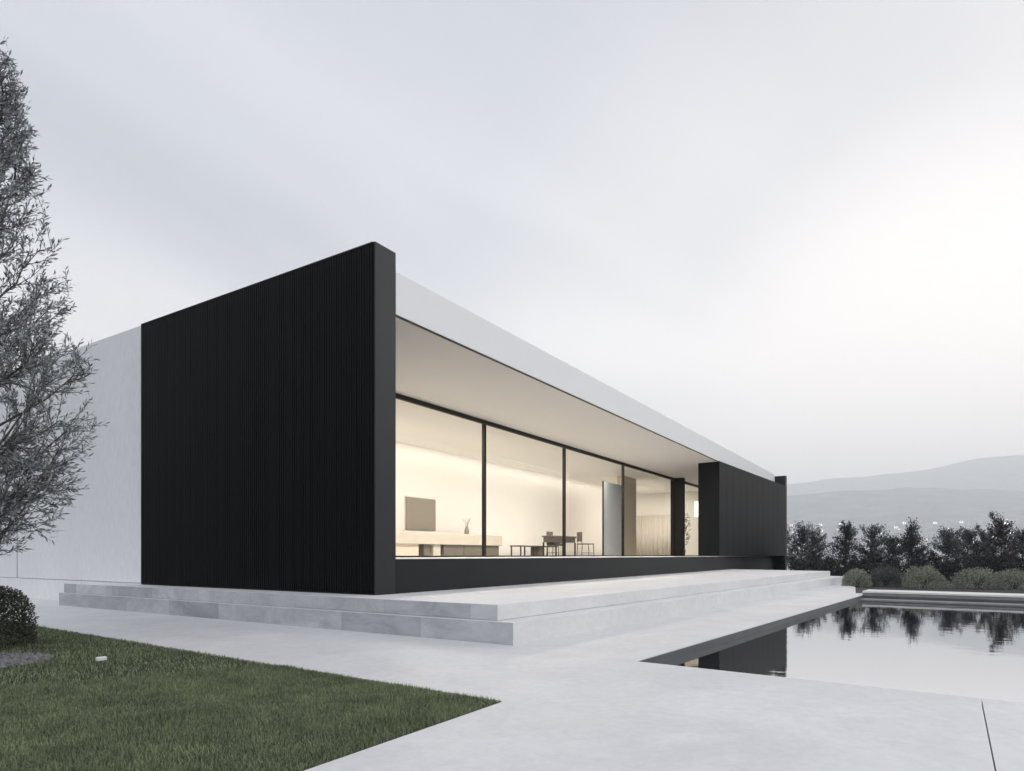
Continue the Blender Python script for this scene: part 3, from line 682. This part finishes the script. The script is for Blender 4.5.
# olive tree by the left edge
rn = np.random.default_rng(21)
OX, OY = -3.61, 1.03
ot = thing('olive_tree', 'tall airy olive tree with grey narrow leaves at the left edge', 'tree', (OX,OY,GZ))
env = [(572,.26),(545,.46),(503,.72),(474,.80),(430,.88),(400,.95),(362,.84),(320,.74),(280,.74),(246,.72),(200,.56),(164,.51),(113,.44),(82,.38),(60,.33),(50,.24),(40,.1)]
ez = [CZ+(555-p)*5.2/648 for p, _ in env]; er = [r for _, r in env]
def erad(z): return float(np.interp(z, ez, er))
ztop = ez[-1]
m = MB()
tr = [Vector((OX,OY,GZ-.05)), Vector((OX+.04,OY-.02,.1)), Vector((OX-.03,OY+.03,.7)), Vector((OX+.03,OY,1.5)), Vector((OX,OY+.04,2.4)), Vector((OX+.06,OY,3.3)), Vector((OX+.15,OY-.05,4.1)), Vector((OX+.2,OY-.1,ztop-.3))]
m.tube(tr, [.085,.070,.060,.050,.040,.026,.014,.005], 9); m.build('trunk', M_bark, ot, smooth=True)
def tr_at(z):
    for i in range(len(tr)-1):
        if tr[i].z <= z <= tr[i+1].z: return tr[i].lerp(tr[i+1], (z-tr[i].z)/(tr[i+1].z-tr[i].z))
    return tr[-1]
br = MB(); P = []; D = []; Ls = []
def leaves_on(pts, n):
    for q in range(n):
        s = (q+rn.uniform(.2,.8))/n*(len(pts)-1); ii = min(len(pts)-2, int(s)); pp = pts[ii].lerp(pts[ii+1], s-ii)
        d = (pts[ii+1]-pts[ii]).normalized(); sd_ = d.cross(Vector(rn.normal(size=3))).normalized()
        P.append(tuple(pp)); D.append(tuple(d*rn.uniform(.6,1.1)+sd_*rn.uniform(.4,.9)))
RH = R0
for k_ in range(112):
    zt = (rn.uniform(.50, 2.5), rn.uniform(1.6, ztop-.1), rn.uniform(.5, 2.3), rn.uniform(1.8, ztop-.05), rn.uniform(3.2, ztop-.02))[k_ % 5]                   # where the limb ends
    zs = max(.35, zt - rn.uniform(.4,1.0)); s0 = tr_at(zs)
    th = rn.uniform(0,2*math.pi); r = erad(zt)*rn.uniform(.62,.92)
    end = Vector((OX+r*math.cos(th), OY+r*math.sin(th), zt))
    mid = s0.lerp(end,.5)+Vector(rn.normal(0,.06,3))-Vector((0,0,.08))
    pts = [s0, s0.lerp(mid,.5)+Vector(rn.normal(0,.02,3)), mid, mid.lerp(end,.5)+Vector(rn.normal(0,.03,3)), end]
    br.tube(pts, [.016,.012,.009,.006,.004], 5)
    for b_ in range(11 if zt < 2.4 else 9):
        s = rn.uniform(.3,1.)*4; ii = min(3,int(s)); p = pts[ii].lerp(pts[ii+1], s-ii)
        out_ = Vector((p.x-OX,p.y-OY,0)); out_ = out_.normalized() if out_.length > .05 else Vector((math.cos(th),math.sin(th),0))
        low_ = p.z < 1.5
        dr_ = (out_*rn.uniform(.2,.9)+Vector((0,0,rn.uniform(-.15,.9) if low_ else rn.uniform(.35,1.2)))+Vector(rn.normal(0,.35,3))).normalized()
        ln = rn.uniform(.22,.46)
        q1 = p+dr_*ln*.5+Vector(rn.normal(0,.015,3)); q2 = p+dr_*ln+Vector((0,0,.05))
        rad_ = math.hypot(q2.x-OX,q2.y-OY)
        if rad_ > erad(q2.z)*1.08: 
            f_ = erad(q2.z)*1.0/rad_; q2.x = OX+(q2.x-OX)*f_; q2.y = OY+(q2.y-OY)*f_
        br.tube([p,q1,q2], [.004,.003,.0015], 3); leaves_on([p,q1,q2], 15)
        for c_ in range(2):
            p3 = p.lerp(q2, rn.uniform(.3,.8)); d3 = (dr_+Vector(rn.normal(0,.5,3))).normalized()*rn.uniform(.10,.2)
            br.tube([p3,p3+d3*.5,p3+d3], [.002,.0018,.001], 3); leaves_on([p3,p3+d3*.5,p3+d3+Vector((0,0,.02))], 9)
br.build('branch', M_bark, ot)
P = np.array(P); D = np.array(D); n = len(P)
leaf_cards(P, D, rn.uniform(.040,.074,n), rn.uniform(.010,.016,n), M_olive, 'crown', ot)

# ------------------------------------------------------------------ the town across the valley
def house_mesh(w_, d_, h_, roofh, lit):
    m = MB(); m.box((-w_/2,-d_/2,-3),(w_/2,d_/2,h_), 0)
    m.poly([(-w_/2-.4,-d_/2-.4,h_+.05),(w_/2+.4,-d_/2-.4,h_+.05),(w_/2,0,h_+roofh),(-w_/2,0,h_+roofh)],1)
    m.poly([(w_/2+.4,d_/2+.4,h_+.05),(-w_/2-.4,d_/2+.4,h_+.05),(-w_/2,0,h_+roofh),(w_/2,0,h_+roofh)],1)
    m.poly([(-w_/2-.4,-d_/2-.4,h_+.05),(-w_/2,0,h_+roofh),(-w_/2-.4,d_/2+.4,h_+.05)],0); m.poly([(w_/2+.4,-d_/2-.4,h_+.05),(w_/2+.4,d_/2+.4,h_+.05),(w_/2,0,h_+roofh)],0)
    nw = int(w_/3.5)
    for k in range(nw):
        zz_l = ((1.2,),(1.2,4.2))[h_ > 5]
        for zz in zz_l:
            yy = -w_/2+1.2+k*3.2
            m.box((-w_/2-.06, min(yy,d_/2-2), zz),(-w_/2-.01, min(yy,d_/2-2)+1.3, zz+1.4), 2 if lit and (k+len(zz_l)) % 2 == 0 else 1)
    return m
protos = []
for j, (w_,d_,h_,rh,lit) in enumerate([(14,10,6.5,2.5,1),(20,12,7,2,0),(11,9,4,2.2,1),(26,14,9,.6,0),(9,8,4,2,0)]):
    m = house_mesh(w_,d_,h_,rh,lit); me = bpy.data.meshes.new('town_house'); me.from_pydata(m.v, [], m.f)
    for q in (M_townw, M_townr, M_townl): me.materials.append(q)
    me.polygons.foreach_set('material_index', m.mi); me.update(); protos.append(me)
rn = np.random.default_rng(12)
for k_ in range(290):
    azd = rn.uniform(-11,13); rr_ = rn.uniform(1850,2520)
    a_ = R(azd); x, y = rr_*math.cos(a_), rr_*math.sin(a_); zl = float(land(np.array([x]),np.array([y]))[0])
    j = int(rn.integers(0,5)); me = protos[j]
    o = bpy.data.objects.new('town_house', me); COL.objects.link(o); o.location = (x,y,zl); o.rotation_euler.z = rn.uniform(-.6,.6)
    lit = j in (0,2)
    tag(o, 'tiny pale house with lit windows in the hazy town across the valley' if lit else 'tiny pale house without lights in the hazy town across the valley', 'house',
        'lit houses of the far town' if lit else 'unlit houses of the far town')

# the evening air over the valley
hz = MB(); hz.box((-7400,-7400,-60),(7400,7400,860))
mh = bpy.data.materials.new('valley_haze'); mh.use_nodes = True; nt = mh.node_tree; nt.nodes.remove(nt.nodes['Principled BSDF'])
pvn = nt.nodes.new('ShaderNodeVolumePrincipled'); pvn.inputs['Color'].default_value = (.985,.997,1.,1); pvn.inputs['Density'].default_value = 3.3e-4
pvn.inputs['Anisotropy'].default_value = .28
nt.links.new(pvn.outputs[0], nt.nodes['Material Output'].inputs['Volume'])
o = hz.build('haze', mh); tag(o, 'thin evening haze in the valley air', 'haze', kind='stuff')
